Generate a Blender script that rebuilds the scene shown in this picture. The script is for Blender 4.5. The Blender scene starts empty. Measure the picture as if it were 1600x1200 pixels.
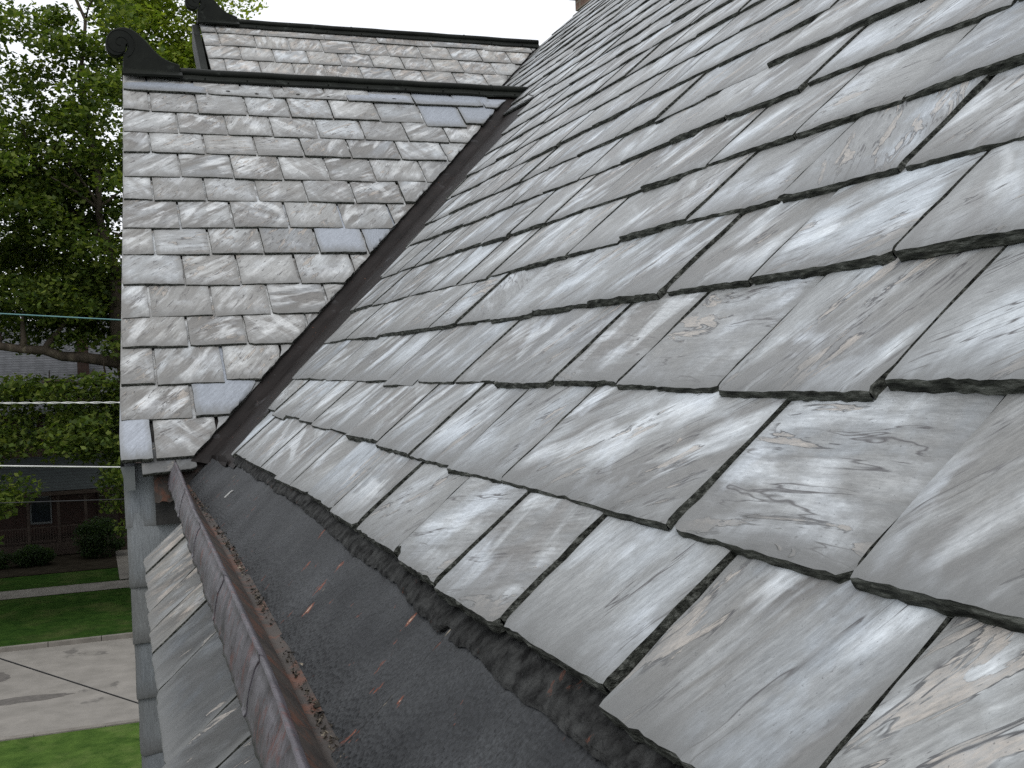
import bpy, math, random
from mathutils import Vector, Matrix, noise
import numpy as np
sc = bpy.context.scene
H = 8.0                                   # height of the camera above the ground
# ------------------------------------------------------------------ camera
cam = bpy.data.cameras.new("camera"); cam_o = bpy.data.objects.new("camera", cam)
sc.collection.objects.link(cam_o); sc.camera = cam_o
cam.sensor_width = 36; cam.lens = 1765.66 / 1600 * 36; cam.clip_start = 0.02; cam.clip_end = 1500
yaw, pitch, roll = 0.356945, 0.0197, -0.036576
fwd = Vector((math.sin(yaw) * math.cos(pitch), math.cos(yaw) * math.cos(pitch), -math.sin(pitch)))
rt = Vector((math.cos(yaw), -math.sin(yaw), 0)); up = rt.cross(fwd)
r1 = rt * math.cos(roll) + up * math.sin(roll); u1 = -rt * math.sin(roll) + up * math.cos(roll)
M = Matrix((r1, u1, -fwd)).transposed().to_4x4(); M.translation = Vector((0, 0, H)); cam_o.matrix_world = M
# ------------------------------------------------------------------ sky and sun
SUN_EL, SUN_AZ = math.radians(58), math.radians(215)      # azimuth from north (+Y), clockwise
w = bpy.data.worlds.new("World"); sc.world = w; w.use_nodes = True
wn = w.node_tree.nodes; wl = w.node_tree.links; wn.clear()
sky = wn.new("ShaderNodeTexSky"); sky.sky_type = 'NISHITA'; sky.sun_disc = False
sky.sun_elevation = SUN_EL; sky.sun_rotation = SUN_AZ; sky.air_density = 1.0; sky.dust_density = 4.0
hsv = wn.new("ShaderNodeHueSaturation"); hsv.inputs['Saturation'].default_value = 0.12
ovc = wn.new("ShaderNodeMixRGB"); ovc.inputs[0].default_value = 0.75; ovc.inputs[2].default_value = (9.6, 9.9, 10.4, 1)
bg = wn.new("ShaderNodeBackground"); bg.inputs[1].default_value = 0.125
wo = wn.new("ShaderNodeOutputWorld")
wl.new(sky.outputs[0], hsv.inputs['Color']); wl.new(hsv.outputs[0], ovc.inputs[1]); wl.new(ovc.outputs[0], bg.inputs[0]); wl.new(bg.outputs[0], wo.inputs[0])
sl = bpy.data.lights.new("sun", 'SUN'); sl.energy = 0.9; sl.angle = math.radians(25); sl.color = (1, 0.97, 0.93)
so = bpy.data.objects.new("sun", sl); sc.collection.objects.link(so)
sd = Vector((math.sin(SUN_AZ) * math.cos(SUN_EL), math.cos(SUN_AZ) * math.cos(SUN_EL), math.sin(SUN_EL)))
so.rotation_euler = sd.to_track_quat('Z', 'Y').to_euler(); so.location = (0, -20, 60)
sc.view_settings.view_transform = 'Standard'; sc.view_settings.look = 'None'
sc.view_settings.exposure = 0.13; sc.view_settings.gamma = 1.0
sc.cycles.max_bounces = 6; sc.cycles.diffuse_bounces = 3; sc.cycles.use_denoising = False

# ------------------------------------------------------------------ helpers
def link(o, parent=None):
    sc.collection.objects.link(o)
    if parent: o.parent = parent
    return o
def mesh(name, verts, faces, mats, parent=None, fm=None, smooth=None, attrs=None):
    me = bpy.data.meshes.new(name); me.from_pydata(verts, [], faces)
    for m in (mats if isinstance(mats, (list, tuple)) else [mats]): me.materials.append(m)
    if fm: me.polygons.foreach_set("material_index", fm)
    if smooth is True: me.polygons.foreach_set("use_smooth", [True] * len(faces))
    elif smooth: me.polygons.foreach_set("use_smooth", smooth)
    if attrs:
        for k, d in attrs.items():
            a = me.attributes.new(k, 'FLOAT_VECTOR', 'POINT'); a.data.foreach_set("vector", np.array(d, dtype=np.float32).ravel())
    me.update()
    return link(bpy.data.objects.new(name, me), parent)
def empty(name, loc, label, cat, group=None):
    o = bpy.data.objects.new(name, None); o.location = loc; sc.collection.objects.link(o)
    o.empty_display_size = 0.2; tag(o, label, cat, group); return o
def tag(o, label=None, cat=None, group=None, kind=None):
    if label: o["label"] = label
    if cat: o["category"] = cat
    if group: o["group"] = group
    if kind: o["kind"] = kind
    return o
class MB:
    """collects shapes for one mesh; verts are in world space, shifted to the parent on build"""
    def __init__(s): s.v = []; s.f = []; s.m = []; s.sm = []
    def add(s, vs, fs, mi=0, smooth=False):
        n = len(s.v); s.v += [tuple(v) for v in vs]
        for f in fs: s.f.append(tuple(i + n for i in f)); s.m.append(mi); s.sm.append(smooth)
    def box(s, a, b, mi=0):
        x0, y0, z0 = a; x1, y1, z1 = b
        s.add([(x0,y0,z0),(x1,y0,z0),(x1,y1,z0),(x0,y1,z0),(x0,y0,z1),(x1,y0,z1),(x1,y1,z1),(x0,y1,z1)],
              [(0,3,2,1),(4,5,6,7),(0,1,5,4),(1,2,6,5),(2,3,7,6),(3,0,4,7)], mi)
    def tube(s, pts, rad, n=8, mi=0, smooth=True):
        pts = [Vector(p) for p in pts]; vs = []; fs = []
        if not isinstance(rad, (list, tuple)): rad = [rad] * len(pts)
        ref = None
        for i, p in enumerate(pts):
            d = (pts[min(i + 1, len(pts) - 1)] - pts[max(i - 1, 0)]).normalized()
            if ref is None: ref = d.orthogonal().normalized()
            a = (ref - d * ref.dot(d)).normalized(); b = d.cross(a); ref = a
            for k in range(n):
                t = 2 * math.pi * k / n; vs.append(p + (a * math.cos(t) + b * math.sin(t)) * rad[i])
        for i in range(len(pts) - 1):
            for k in range(n):
                fs.append((i*n+k, i*n+(k+1) % n, (i+1)*n+(k+1) % n, (i+1)*n+k))
        fs.append(tuple(range(n))[::-1]); fs.append(tuple((len(pts)-1)*n+k for k in range(n)))
        s.add(vs, fs, mi, smooth)
    def sheet(s, rows, mi=0, smooth=True):
        n = len(rows[0]); vs = [p for r in rows for p in r]
        s.add(vs, [(i*n+j, i*n+j+1, (i+1)*n+j+1, (i+1)*n+j) for i in range(len(rows)-1) for j in range(n-1)], mi, smooth)
    def build(s, name, mats, parent=None, off=None):
        o = off if off is not None else (parent.location if parent and parent.parent is None else None)
        v = [(a[0]-o[0], a[1]-o[1], a[2]-o[2]) for a in s.v] if o is not None else s.v
        return mesh(name, v, s.f, mats, parent, s.m, s.sm)

# ------------------------------------------------------------------ materials
def NT(name, rough=0.6):
    m = bpy.data.materials.new(name); m.use_nodes = True; nt = m.node_tree
    b = nt.nodes["Principled BSDF"]; b.inputs['Roughness'].default_value = rough; b.inputs['Specular IOR Level'].default_value = 0.22
    return m, nt, b
class G:
    def __init__(s, nt): s.nt = nt
    def n(s, t, **k):
        x = s.nt.nodes.new(t)
        for a, v in k.items(): setattr(x, a, v)
        return x
    def l(s, a, b): s.nt.links.new(a, b)
    def put(s, sock, v):
        if hasattr(v, 'links') or isinstance(v, bpy.types.NodeSocket): s.l(v, sock)
        else: sock.default_value = v
    def math(s, op, a, b=0.0, c=None, clamp=False):
        x = s.n("ShaderNodeMath", operation=op, use_clamp=clamp); s.put(x.inputs[0], a); s.put(x.inputs[1], b)
        if c is not None: s.put(x.inputs[2], c)
        return x.outputs[0]
    def vmath(s, op, a, b):
        x = s.n("ShaderNodeVectorMath", operation=op); s.put(x.inputs[0], a); s.put(x.inputs[1], b); return x.outputs[0]
    def noise(s, vec, scale, detail=3, rough=0.55, dist=0.0):
        x = s.n("ShaderNodeTexNoise"); s.l(vec, x.inputs['Vector']); x.inputs['Scale'].default_value = scale
        x.inputs['Detail'].default_value = detail; x.inputs['Roughness'].default_value = rough; x.inputs['Distortion'].default_value = dist
        return x.outputs[0]
    def ramp(s, v, stops):
        x = s.n("ShaderNodeValToRGB"); s.l(v, x.inputs[0]); e = x.color_ramp.elements
        for i, (p, c) in enumerate(stops):
            q = e[i] if i < 2 else e.new(p)
            q.position = p; q.color = (c, c, c, 1) if isinstance(c, (int, float)) else (*c, 1)
        return x.outputs[0]
    def mix(s, f, a, b, t='MIX'):
        x = s.n("ShaderNodeMixRGB", blend_type=t); s.put(x.inputs[0], f)
        for i, v in ((1, a), (2, b)):
            if isinstance(v, bpy.types.NodeSocket): s.l(v, x.inputs[i])
            else: x.inputs[i].default_value = (*v, 1) if len(v) == 3 else v
        return x.outputs[0]
    def bump(s, h, strength, dist, b, prev=None):
        x = s.n("ShaderNodeBump"); x.inputs['Strength'].default_value = strength; x.inputs['Distance'].default_value = dist
        s.l(h, x.inputs['Height'])
        if prev: s.l(prev, x.inputs['Normal'])
        return x.outputs[0]
    def pos(s): return s.n("ShaderNodeNewGeometry").outputs['Position']

def slate_material(name, warm=0.0, tone=1.0, plain=False, blue=False, spec=0.45, fz=1.0, cl=1.0, bk=0.90):
    m, nt, b = NT(name, 0.5); g = G(nt); b.inputs['Specular IOR Level'].default_value = spec
    loc = g.n("ShaderNodeAttribute", attribute_name="loc").outputs['Vector']
    rnd = g.n("ShaderNodeAttribute", attribute_name="rnd").outputs['Vector']
    sep = g.n("ShaderNodeSeparateXYZ"); g.l(rnd, sep.inputs[0]); ang, ra, rb = sep.outputs
    sl_ = g.n("ShaderNodeSeparateXYZ"); g.l(loc, sl_.inputs[0])
    flat = g.n("ShaderNodeCombineXYZ"); g.l(sl_.outputs[0], flat.inputs[0]); g.l(sl_.outputs[1], flat.inputs[1])
    off = g.n("ShaderNodeCombineXYZ"); g.l(g.math('MULTIPLY', ra, 37.0), off.inputs[0]); g.l(g.math('MULTIPLY', rb, 53.0), off.inputs[1]); g.l(g.math('MULTIPLY', ra, 71.0), off.inputs[2])
    rot = g.n("ShaderNodeVectorRotate", rotation_type='Z_AXIS'); g.l(flat.outputs[0], rot.inputs['Vector'])
    g.l(g.math('MULTIPLY', ang, -1.0), rot.inputs['Angle'])
    # a slow warp keeps the bands from being ruler-straight
    wv = g.n("ShaderNodeTexNoise"); g.l(g.vmath('ADD', rot.outputs[0], off.outputs[0]), wv.inputs['Vector']); wv.inputs['Scale'].default_value = 7; wv.inputs['Detail'].default_value = 2
    wrp = g.vmath('MULTIPLY', g.vmath('SUBTRACT', wv.outputs['Color'], (0.5, 0.5, 0.5)), (0.022, 0.022, 0.0))
    base = g.vmath('ADD', rot.outputs[0], wrp)
    def st(sx, sy): return g.vmath('ADD', g.vmath('MULTIPLY', base, (sx * fz, sy * fz, 1)), off.outputs[0])
    # per-slate tone
    c = g.mix(ra, (0.155 * tone, 0.165 * tone, 0.176 * tone), (0.365 * tone, 0.388 * tone, 0.405 * tone))
    c = g.mix(g.math('MULTIPLY', rb, 0.55 + warm, clamp=True), c, (0.31 * tone, 0.30 * tone, 0.275 * tone))
    if blue: c = g.mix(ra, (0.25, 0.265, 0.29), (0.33, 0.345, 0.375))
    bz = g.ramp(g.math('FRACT', g.math('MULTIPLY', rb, 13.7)), [(0.0, 0.22), (0.75, 1.0)])
    grain = g.noise(st(14, 150), 1.0, 6, 0.75)
    fine = g.noise(st(90, 260), 1.0, 4, 0.7)
    if not plain:
        bands = g.noise(st(2.0, 12), 1.0, 4, 0.55, 0.2)
        bf = g.ramp(bands, [(0.42, 0.0), (0.53, 1.0)])
        c = g.mix(g.math('MULTIPLY', g.math('MULTIPLY', bf, bz), bk), c, (0.105 * tone, 0.098 * tone, 0.090 * tone))
        pale = g.noise(st(3.0, 11), 1.7, 3, 0.5, 0.3)
        c = g.mix(g.math('MULTIPLY', g.ramp(pale, [(0.51, 0.0), (0.62, 1.0)]), g.math('MULTIPLY', bz, 0.62)), c, (0.56 * tone, 0.575 * tone, 0.58 * tone))
        if warm > 0:
            pk = g.noise(st(4, 8), 2.0, 3, 0.5)
            c = g.mix(g.math('MULTIPLY', g.ramp(pk, [(0.5, 0.0), (0.62, 1.0)]), 0.55 * min(1, warm * 2)), c, (0.50, 0.42, 0.35))
        # broad soft clouds, bluish against brownish, and a second set of bands across the first
        cloud = g.noise(g.vmath('ADD', g.vmath('MULTIPLY', flat.outputs[0], (7, 7, 1)), off.outputs[0]), 1.0, 4, 0.6, 0.2)
        c = g.mix(g.math('MULTIPLY', g.ramp(cloud, [(0.44, 1.0), (0.54, 0.0)]), 0.60 * cl), c, (0.150 * tone, 0.145 * tone, 0.134 * tone))
        c = g.mix(g.math('MULTIPLY', g.ramp(cloud, [(0.56, 0.0), (0.66, 1.0)]), 0.6 * cl), c, (0.42 * tone, 0.44 * tone, 0.46 * tone))
        xb = g.noise(st(16, 3.5), 1.0, 3, 0.5, 0.5)
        gate = g.ramp(g.math('FRACT', g.math('MULTIPLY', ra, 7.31)), [(0.80, 0.0), (0.88, 1.0)])
        c = g.mix(g.math('MULTIPLY', gate, g.math('MULTIPLY', g.ramp(xb, [(0.5, 0.0), (0.6, 1.0)]), 0.5)), c, (0.14 * tone, 0.13 * tone, 0.12 * tone))
        c = g.mix(g.math('MULTIPLY', gate, g.math('MULTIPLY', g.ramp(xb, [(0.36, 1.0), (0.46, 0.0)]), 0.5)), c, (0.5 * tone, 0.51 * tone, 0.51 * tone))
        # flaked patches: peach-coloured inside, with a dark crack line round them
        fl = g.noise(st(7, 30), 1.0, 4, 0.62, 0.8)
        sel = g.ramp(g.noise(st(1.5, 3), 1.0, 1, 0.5), [(0.44, 0.0), (0.56, 1.0)])
        fv = g.math('MULTIPLY', fl, g.math('ADD', g.math('MULTIPLY', sel, 0.38), 0.64))
        inside = g.ramp(fv, [(0.60, 0.0), (0.612, 1.0)])
        crack = g.ramp(fv, [(0.568, 0.0), (0.582, 1.0), (0.596, 1.0), (0.606, 0.0)])
        c = g.mix(g.math('MULTIPLY', inside, g.ramp(fine, [(0.35, 0.35), (0.6, 0.8)])), c, (0.36, 0.315, 0.27))
        c = g.mix(g.math('MULTIPLY', crack, g.ramp(g.noise(st(20, 30), 1.0, 2), [(0.42, 0.0), (0.55, 0.85)])), c, (0.045, 0.043, 0.045))
        # thin hair cracks along the grain
        hc = g.noise(st(4.5, 42), 1.0, 3, 0.5, 0.3)
        hl = g.ramp(hc, [(0.375, 0.0), (0.392, 1.0), (0.398, 1.0), (0.412, 0.0)])
        c = g.mix(g.math('MULTIPLY', hl, g.ramp(g.noise(st(5, 9), 2.0, 2), [(0.42, 0.0), (0.52, 0.95)])), c, (0.07, 0.065, 0.065))
    c = g.mix(1.0, c, g.ramp(grain, [(0.3, 0.70), (0.7, 1.18)]), 'MULTIPLY')
    c = g.mix(1.0, c, g.ramp(fine, [(0.3, 0.78), (0.7, 1.16)]), 'MULTIPLY')
    # specks
    sp = g.noise(g.vmath('ADD', g.vmath('MULTIPLY', base, (220, 300, 1)), off.outputs[0]), 1.0, 2)
    c = g.mix(g.ramp(sp, [(0.69, 0.0), (0.74, 0.6)]), c, (0.06, 0.06, 0.06))
    # weathered dirt band growing from the exposed tail and the joints (part of the slate)
    edgen = g.noise(g.vmath('ADD', g.vmath('MULTIPLY', flat.outputs[0], (45, 14, 1)), off.outputs[0]), 1.0, 4, 0.65)
    ty = g.math('SUBTRACT', sl_.outputs[1], g.math('MULTIPLY', edgen, 0.085))
    tf = g.n("ShaderNodeMapRange"); g.l(ty, tf.inputs[0]); tf.inputs[1].default_value = -0.040; tf.inputs[2].default_value = 0.030; tf.inputs[3].default_value = 0.85; tf.inputs[4].default_value = 0.0
    c = g.mix(tf.outputs[0], c, (0.13, 0.128, 0.122))
    tx = g.math('SUBTRACT', sl_.outputs[2], g.math('MULTIPLY', edgen, 0.034))
    sf = g.n("ShaderNodeMapRange"); g.l(tx, sf.inputs[0]); sf.inputs[1].default_value = -0.016; sf.inputs[2].default_value = 0.008; sf.inputs[3].default_value = 0.55; sf.inputs[4].default_value = 0.0
    c = g.mix(sf.outputs[0], c, (0.15, 0.148, 0.14))
    c = g.mix(1.0, c, (0.968, 1.0, 1.035), 'MULTIPLY') if not warm else c
    g.l(c, b.inputs['Base Color'])
    nrm = g.bump(grain, 0.5, 0.0016, b)
    nrm = g.bump(fine, 0.3, 0.0008, b, nrm)
    if not plain:
        nrm = g.bump(inside, 0.7, 0.0015, b, nrm)
        nrm = g.bump(g.noise(st(3, 9), 1.0, 3), 0.5, 0.006, b, nrm)
    g.l(nrm, b.inputs['Normal'])
    g.l(g.ramp(grain, [(0.2, 0.36), (0.8, 0.58)]), b.inputs['Roughness'])
    return m
def noisy(name, stops, scale=8, detail=5, rough=0.7, spec=0.22, bump=0.3, bd=0.01, stretch=(1, 1, 1), metal=0.0, over=None, bscale=None):
    m, nt, b = NT(name, rough); b.inputs['Specular IOR Level'].default_value = spec; g = G(nt); p = g.vmath('MULTIPLY', g.pos(), stretch)
    c = g.ramp(g.noise(p, scale, detail, 0.6), stops)
    for sc_, lo, hi, col, amt in (over or []):
        c = g.mix(g.math('MULTIPLY', g.ramp(g.noise(p, sc_, 5, 0.65, 0.3), [(lo, 0.0), (hi, 1.0)]), amt), c, col)
    g.l(c, b.inputs['Base Color']); b.inputs['Metallic'].default_value = metal
    if bump: g.l(g.bump(g.noise(p, bscale or scale * 6, 4, 0.6), bump, bd, b), b.inputs['Normal'])
    return m
M_slate = slate_material("weathered_slate", tone=1.27)
M_slate_g = slate_material("weathered_gable_slate", warm=0.02, tone=1.25, fz=1.25, cl=0.55, bk=0.85)
M_slate_far = slate_material("pale_weathered_slate", warm=0.35, tone=1.25, fz=1.25, cl=.5, bk=.8)
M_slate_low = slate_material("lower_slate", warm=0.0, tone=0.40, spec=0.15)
M_wall = slate_material("grey_green_wall_slate", tone=0.78, plain=True, spec=0.2)
M_olive = slate_material("olive_beige_slate", warm=0.8, tone=0.70, spec=0.15)
M_new = slate_material("smooth_blue_slate", tone=1.0, plain=True, blue=True)
M_edge = noisy("broken_slate_edge", [(0.35, (0.010, 0.011, 0.009)), (0.52, (0.05, 0.053, 0.045)), (0.68, (0.15, 0.155, 0.14))], scale=95, detail=6, rough=0.85, bump=0.9, bd=0.006, stretch=(1.2, .3, 1.6), bscale=150)
M_under = noisy("dark_underlay", [(0.3, (0.02, 0.02, 0.02)), (0.7, (0.05, 0.048, 0.045))], scale=12, rough=0.9)
def gutter_material():
    m, nt, b = NT("painted_gutter_metal", 0.55); g = G(nt); P = g.pos()
    sp = g.n("ShaderNodeSeparateXYZ"); g.l(P, sp.inputs[0])
    slope = g.math('ADD', g.math('MULTIPLY', sp.outputs[0], 0.741), g.math('MULTIPLY', sp.outputs[2], 0.671))
    cb = g.n("ShaderNodeCombineXYZ"); g.l(g.math('MULTIPLY', slope, 0.5), cb.inputs[0]); g.l(sp.outputs[1], cb.inputs[1])
    st = cb.outputs[0]
    cq = g.n("ShaderNodeCombineXYZ"); g.l(slope, cq.inputs[0]); g.l(sp.outputs[1], cq.inputs[1]); iso = cq.outputs[0]
    c = g.ramp(g.noise(iso, 7, 5), [(0.3, (0.012, 0.013, 0.0145)), (0.7, (0.033, 0.035, 0.037))])
    c = g.mix(g.math('MULTIPLY', g.ramp(g.noise(iso, 2.4, 4), [(0.5, 0.0), (0.64, 1.0)]), 0.5), c, (0.052, 0.055, 0.059))
    mott = g.noise(iso, 190, 3, 0.7); c = g.mix(1.0, c, g.ramp(mott, [(0.32, 0.35), (0.68, 1.8)]), 'MULTIPLY')
    c = g.mix(g.ramp(g.noise(iso, 85, 3, 0.6), [(0.64, 0.0), (0.69, 0.85)]), c, (0.008, 0.008, 0.008))
    # seams between the sheets run up the slope
    wob = g.math('MULTIPLY', g.math('SUBTRACT', g.noise(iso, 16, 3), 0.5), 0.02)
    fr = g.math('FRACT', g.math('DIVIDE', g.math('ADD', g.math('ADD', sp.outputs[1], wob), -1.345 + .285 + 5.7), 0.57))
    dd = g.math('MULTIPLY', g.math('ABSOLUTE', g.math('SUBTRACT', fr, 0.5)), 0.57)
    line = g.ramp(g.math('MULTIPLY', dd, 100), [(0.15, 1.0), (0.32, 0.0)])
    near = g.ramp(g.math('MULTIPLY', dd, 10), [(0.05, 1.0), (0.8, 0.0)])
    rv = g.noise(st, 34, 4, 0.6, 0.2)
    reg = g.ramp(g.noise(iso, 3.1, 2), [(0.46, 0.0), (0.62, 1.0)])
    rr = g.math('ADD', rv, g.math('ADD', g.math('MULTIPLY', near, 0.035), g.math('MULTIPLY', reg, 0.05)))
    c = g.mix(g.ramp(rr, [(0.69, 0.0), (0.715, 0.85)]), c, (0.15, 0.045, 0.024))
    c = g.mix(g.ramp(rr, [(0.76, 0.0), (0.78, 0.9)]), c, (0.42, 0.33, 0.25))
    c = g.mix(g.math('MULTIPLY', line, g.ramp(g.noise(iso, 9, 3), [(0.35, 0.25), (0.5, 1.0)])), c, (0.004, 0.004, 0.004))
    c = g.mix(g.math('MULTIPLY', line, g.ramp(g.noise(iso, 26, 2), [(0.60, 0.0), (0.66, 1.0)])), c, (0.30, 0.26, 0.20))
    g.l(c, b.inputs['Base Color'])
    v = g.n("ShaderNodeTexVoronoi"); g.l(iso, v.inputs['Vector']); v.inputs['Scale'].default_value = 120
    n1 = g.bump(v.outputs['Distance'], 0.8, 0.004, b); n1 = g.bump(g.noise(iso, 14, 4), 0.5, 0.008, b, n1); n1 = g.bump(line, -0.8, 0.003, b, n1)
    g.l(n1, b.inputs['Normal']); g.l(g.ramp(mott, [(0.3, 0.45), (0.7, 0.75)]), b.inputs['Roughness'])
    return m
M_gutter = gutter_material()
M_upstand = noisy("rusted_upstand", [(0.3, (0.028, 0.024, 0.022)), (0.7, (0.075, 0.062, 0.053))], scale=10, rough=0.6, bump=0.5, bd=0.003,
                 over=[(16, 0.50, 0.62, (0.13, 0.052, 0.03), 0.7), (40, 0.60, 0.68, (0.02, 0.02, 0.02), 0.7)])
M_rim = noisy("purple_grey_rim_metal", [(0.3, (0.045, 0.041, 0.047)), (0.7, (0.125, 0.115, 0.13))], scale=14, rough=0.42, bump=0.6, bd=0.003, stretch=(1, 1.4, 1), bscale=60,
              over=[(18, 0.55, 0.64, (0.115, 0.042, 0.036), 0.65), (60, 0.58, 0.66, (0.03, 0.02, 0.022), 0.7), (5, 0.52, 0.66, (0.16, 0.157, 0.17), 0.45)])
M_valley = noisy("valley_metal", spec=0.12, stops=[(0.3, (0.008, 0.0065, 0.006)), (0.7, (0.020, 0.016, 0.015))], scale=6, rough=0.55, bump=0.3, bd=0.003,
              over=[(9, 0.60, 0.72, (0.10, 0.10, 0.105), 0.45), (60, 0.68, 0.72, (0.3, 0.12, 0.06), 0.7), (90, 0.73, 0.76, (0.5, 0.5, 0.48), 0.8)])
M_ridge = noisy("ridge_metal", spec=0.12, stops=[(0.3, (0.004, 0.005, 0.004)), (0.7, (0.012, 0.014, 0.011))], scale=7, rough=0.5, bump=0.3, bd=0.003,
              over=[(10, 0.62, 0.72, (0.07, 0.08, 0.07), 0.35)])
M_flash = noisy("rough_tar_flashing", spec=0.1, stops=[(0.35, (0.008, 0.008, 0.008)), (0.65, (0.05, 0.051, 0.05))], scale=40, rough=0.9, bump=1.0, bd=0.01, bscale=90,
              over=[(25, 0.66, 0.72, (0.20, 0.07, 0.04), 0.5)])
M_grit = noisy("grit", [(0.38, (0.015, 0.014, 0.012)), (0.55, (0.06, 0.052, 0.042)), (0.68, (0.30, 0.26, 0.20))], scale=60, rough=0.9, bump=0)
M_bark = noisy("bark", [(0.3, (0.03, 0.024, 0.018)), (0.6, (0.075, 0.06, 0.045)), (0.75, (0.16, 0.14, 0.10))], scale=5, rough=0.9, bump=0.8, bd=0.03, stretch=(1, 1, .4))
M_brick = None
def brick_mat(name, c1, c2, mort, sx=1.0):
    m, nt, b = NT(name, 0.85); g = G(nt)
    tc = g.pos(); sp = g.n("ShaderNodeSeparateXYZ"); g.l(tc, sp.inputs[0])
    cb = g.n("ShaderNodeCombineXYZ"); g.l(g.math('ADD', sp.outputs[0], sp.outputs[1]), cb.inputs[0]); g.l(sp.outputs[2], cb.inputs[1])
    br = g.n("ShaderNodeTexBrick"); g.l(cb.outputs[0], br.inputs['Vector']); br.inputs['Scale'].default_value = 1
    br.inputs['Brick Width'].default_value = 0.22 * sx; br.inputs['Row Height'].default_value = 0.075 * sx; br.inputs['Mortar Size'].default_value = 0.008 * sx
    br.inputs['Color1'].default_value = (*c1, 1); br.inputs['Color2'].default_value = (*c2, 1); br.inputs['Mortar'].default_value = (*mort, 1)
    c = g.mix(0.5, br.outputs[0], g.ramp(g.noise(tc, 3, 4), [(0.3, 0.6), (0.7, 1.2)]), 'MULTIPLY')
    g.l(c, b.inputs['Base Color']); g.l(g.bump(br.outputs['Fac'], -0.4, 0.01, b), b.inputs['Normal'])
    return m
M_brick = brick_mat("red_brown_brick", (0.05, 0.027, 0.021), (0.038, 0.022, 0.018), (0.05, 0.042, 0.037))
M_brick2 = brick_mat("brown_chimney_brick", (0.26, 0.17, 0.13), (0.20, 0.13, 0.10), (0.3, 0.26, 0.22))
M_shingle = brick_mat("grey_shingles", (0.10, 0.104, 0.112), (0.08, 0.084, 0.09), (0.045, 0.045, 0.05), 1.6)
M_porch = brick_mat("dark_porch_shingles", (0.022, 0.028, 0.028), (0.018, 0.023, 0.023), (0.012, 0.014, 0.014), 1.6)
M_wood = noisy("dark_painted_wood", [(0.3, (0.035, 0.025, 0.021)), (0.7, (0.06, 0.045, 0.036))], scale=4, rough=0.7, bump=0)
M_frame = noisy("aged_window_frame", [(0.3, (0.10, 0.11, 0.11)), (0.7, (0.15, 0.16, 0.16))], scale=4, rough=0.6, bump=0)
M_trim = noisy("pale_trim", [(0.3, (0.30, 0.30, 0.29)), (0.7, (0.42, 0.42, 0.40))], scale=4, rough=0.6, bump=0)
mg, nt_, b_ = NT("window_glass", 0.08); b_.inputs['Base Color'].default_value = (0.02, 0.025, 0.03, 1); M_glass = mg
def leaf_mat(name, a, b2, c3):
    m, nt, b = NT(name, 0.6); g = G(nt); geo = g.n("ShaderNodeNewGeometry")
    c = g.ramp(geo.outputs['Random Per Island'], [(0.0, a), (0.55, b2), (1.0, c3)])
    c = g.mix(0.6, c, g.ramp(g.noise(geo.outputs['Position'], 0.9, 3), [(0.3, 0.55), (0.7, 1.35)]), 'MULTIPLY')
    g.l(c, b.inputs['Base Color'])
    tr = g.n("ShaderNodeBsdfTranslucent"); g.l(g.mix(1.0, c, (1.3, 1.4, 0.6), 'MULTIPLY'), tr.inputs[0])
    mx = g.n("ShaderNodeMixShader"); mx.inputs[0].default_value = 0.45
    g.l(b.outputs[0], mx.inputs[1]); g.l(tr.outputs[0], mx.inputs[2]); g.l(mx.outputs[0], nt.nodes['Material Output'].inputs[0])
    return m
M_leafA = leaf_mat("maple_leaves", (0.034, 0.060, 0.014), (0.088, 0.130, 0.025), (0.17, 0.205, 0.042))
M_leafB = leaf_mat("yellow_green_leaves", (0.10, 0.15, 0.022), (0.19, 0.25, 0.035), (0.30, 0.34, 0.055))
M_hedge = leaf_mat("dark_hedge_leaves", (0.012, 0.022, 0.008), (0.02, 0.04, 0.012), (0.035, 0.06, 0.018))

# ------------------------------------------------------------------ roof frames (t runs up the slope, u along the course, h off the plane)
TH = 0.736041; ct, st_ = math.cos(TH), math.sin(TH)
class Frame:
    def __init__(s, n, S, U, hm, drop):
        s.N = Vector(n); s.S = Vector(S); s.U = Vector(U); s.O = -s.N * (hm + drop) + Vector((0, 0, H))
        s.flip = s.U.cross(s.S).dot(s.N) < 0
    def p(s, u, t, h=0.0): return s.O + s.U * u + s.S * t + s.N * h
FM = Frame((-st_, 0, ct), (ct, 0, st_), (0, 1, 0), 0.507396, 0.019)
FG = Frame((0, -st_, ct), (0, ct, st_), (1, 0, 0), 3.180804, 0.010)
FR = Frame((0, -st_, ct), (0, ct, st_), (1, 0, 0), 4.029139, 0.010)
random.seed(7)
def lerp_tab(tab, x):
    if x <= tab[0][0]: return tab[0][1]
    for (a, b), (c, d) in zip(tab, tab[1:]):
        if x <= c: return b + (d - b) * (x - a) / (c - a)
    (a, b), (c, d) = tab[-2:]; return d + (d - b) * (x - c) / (c - a)

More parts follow.
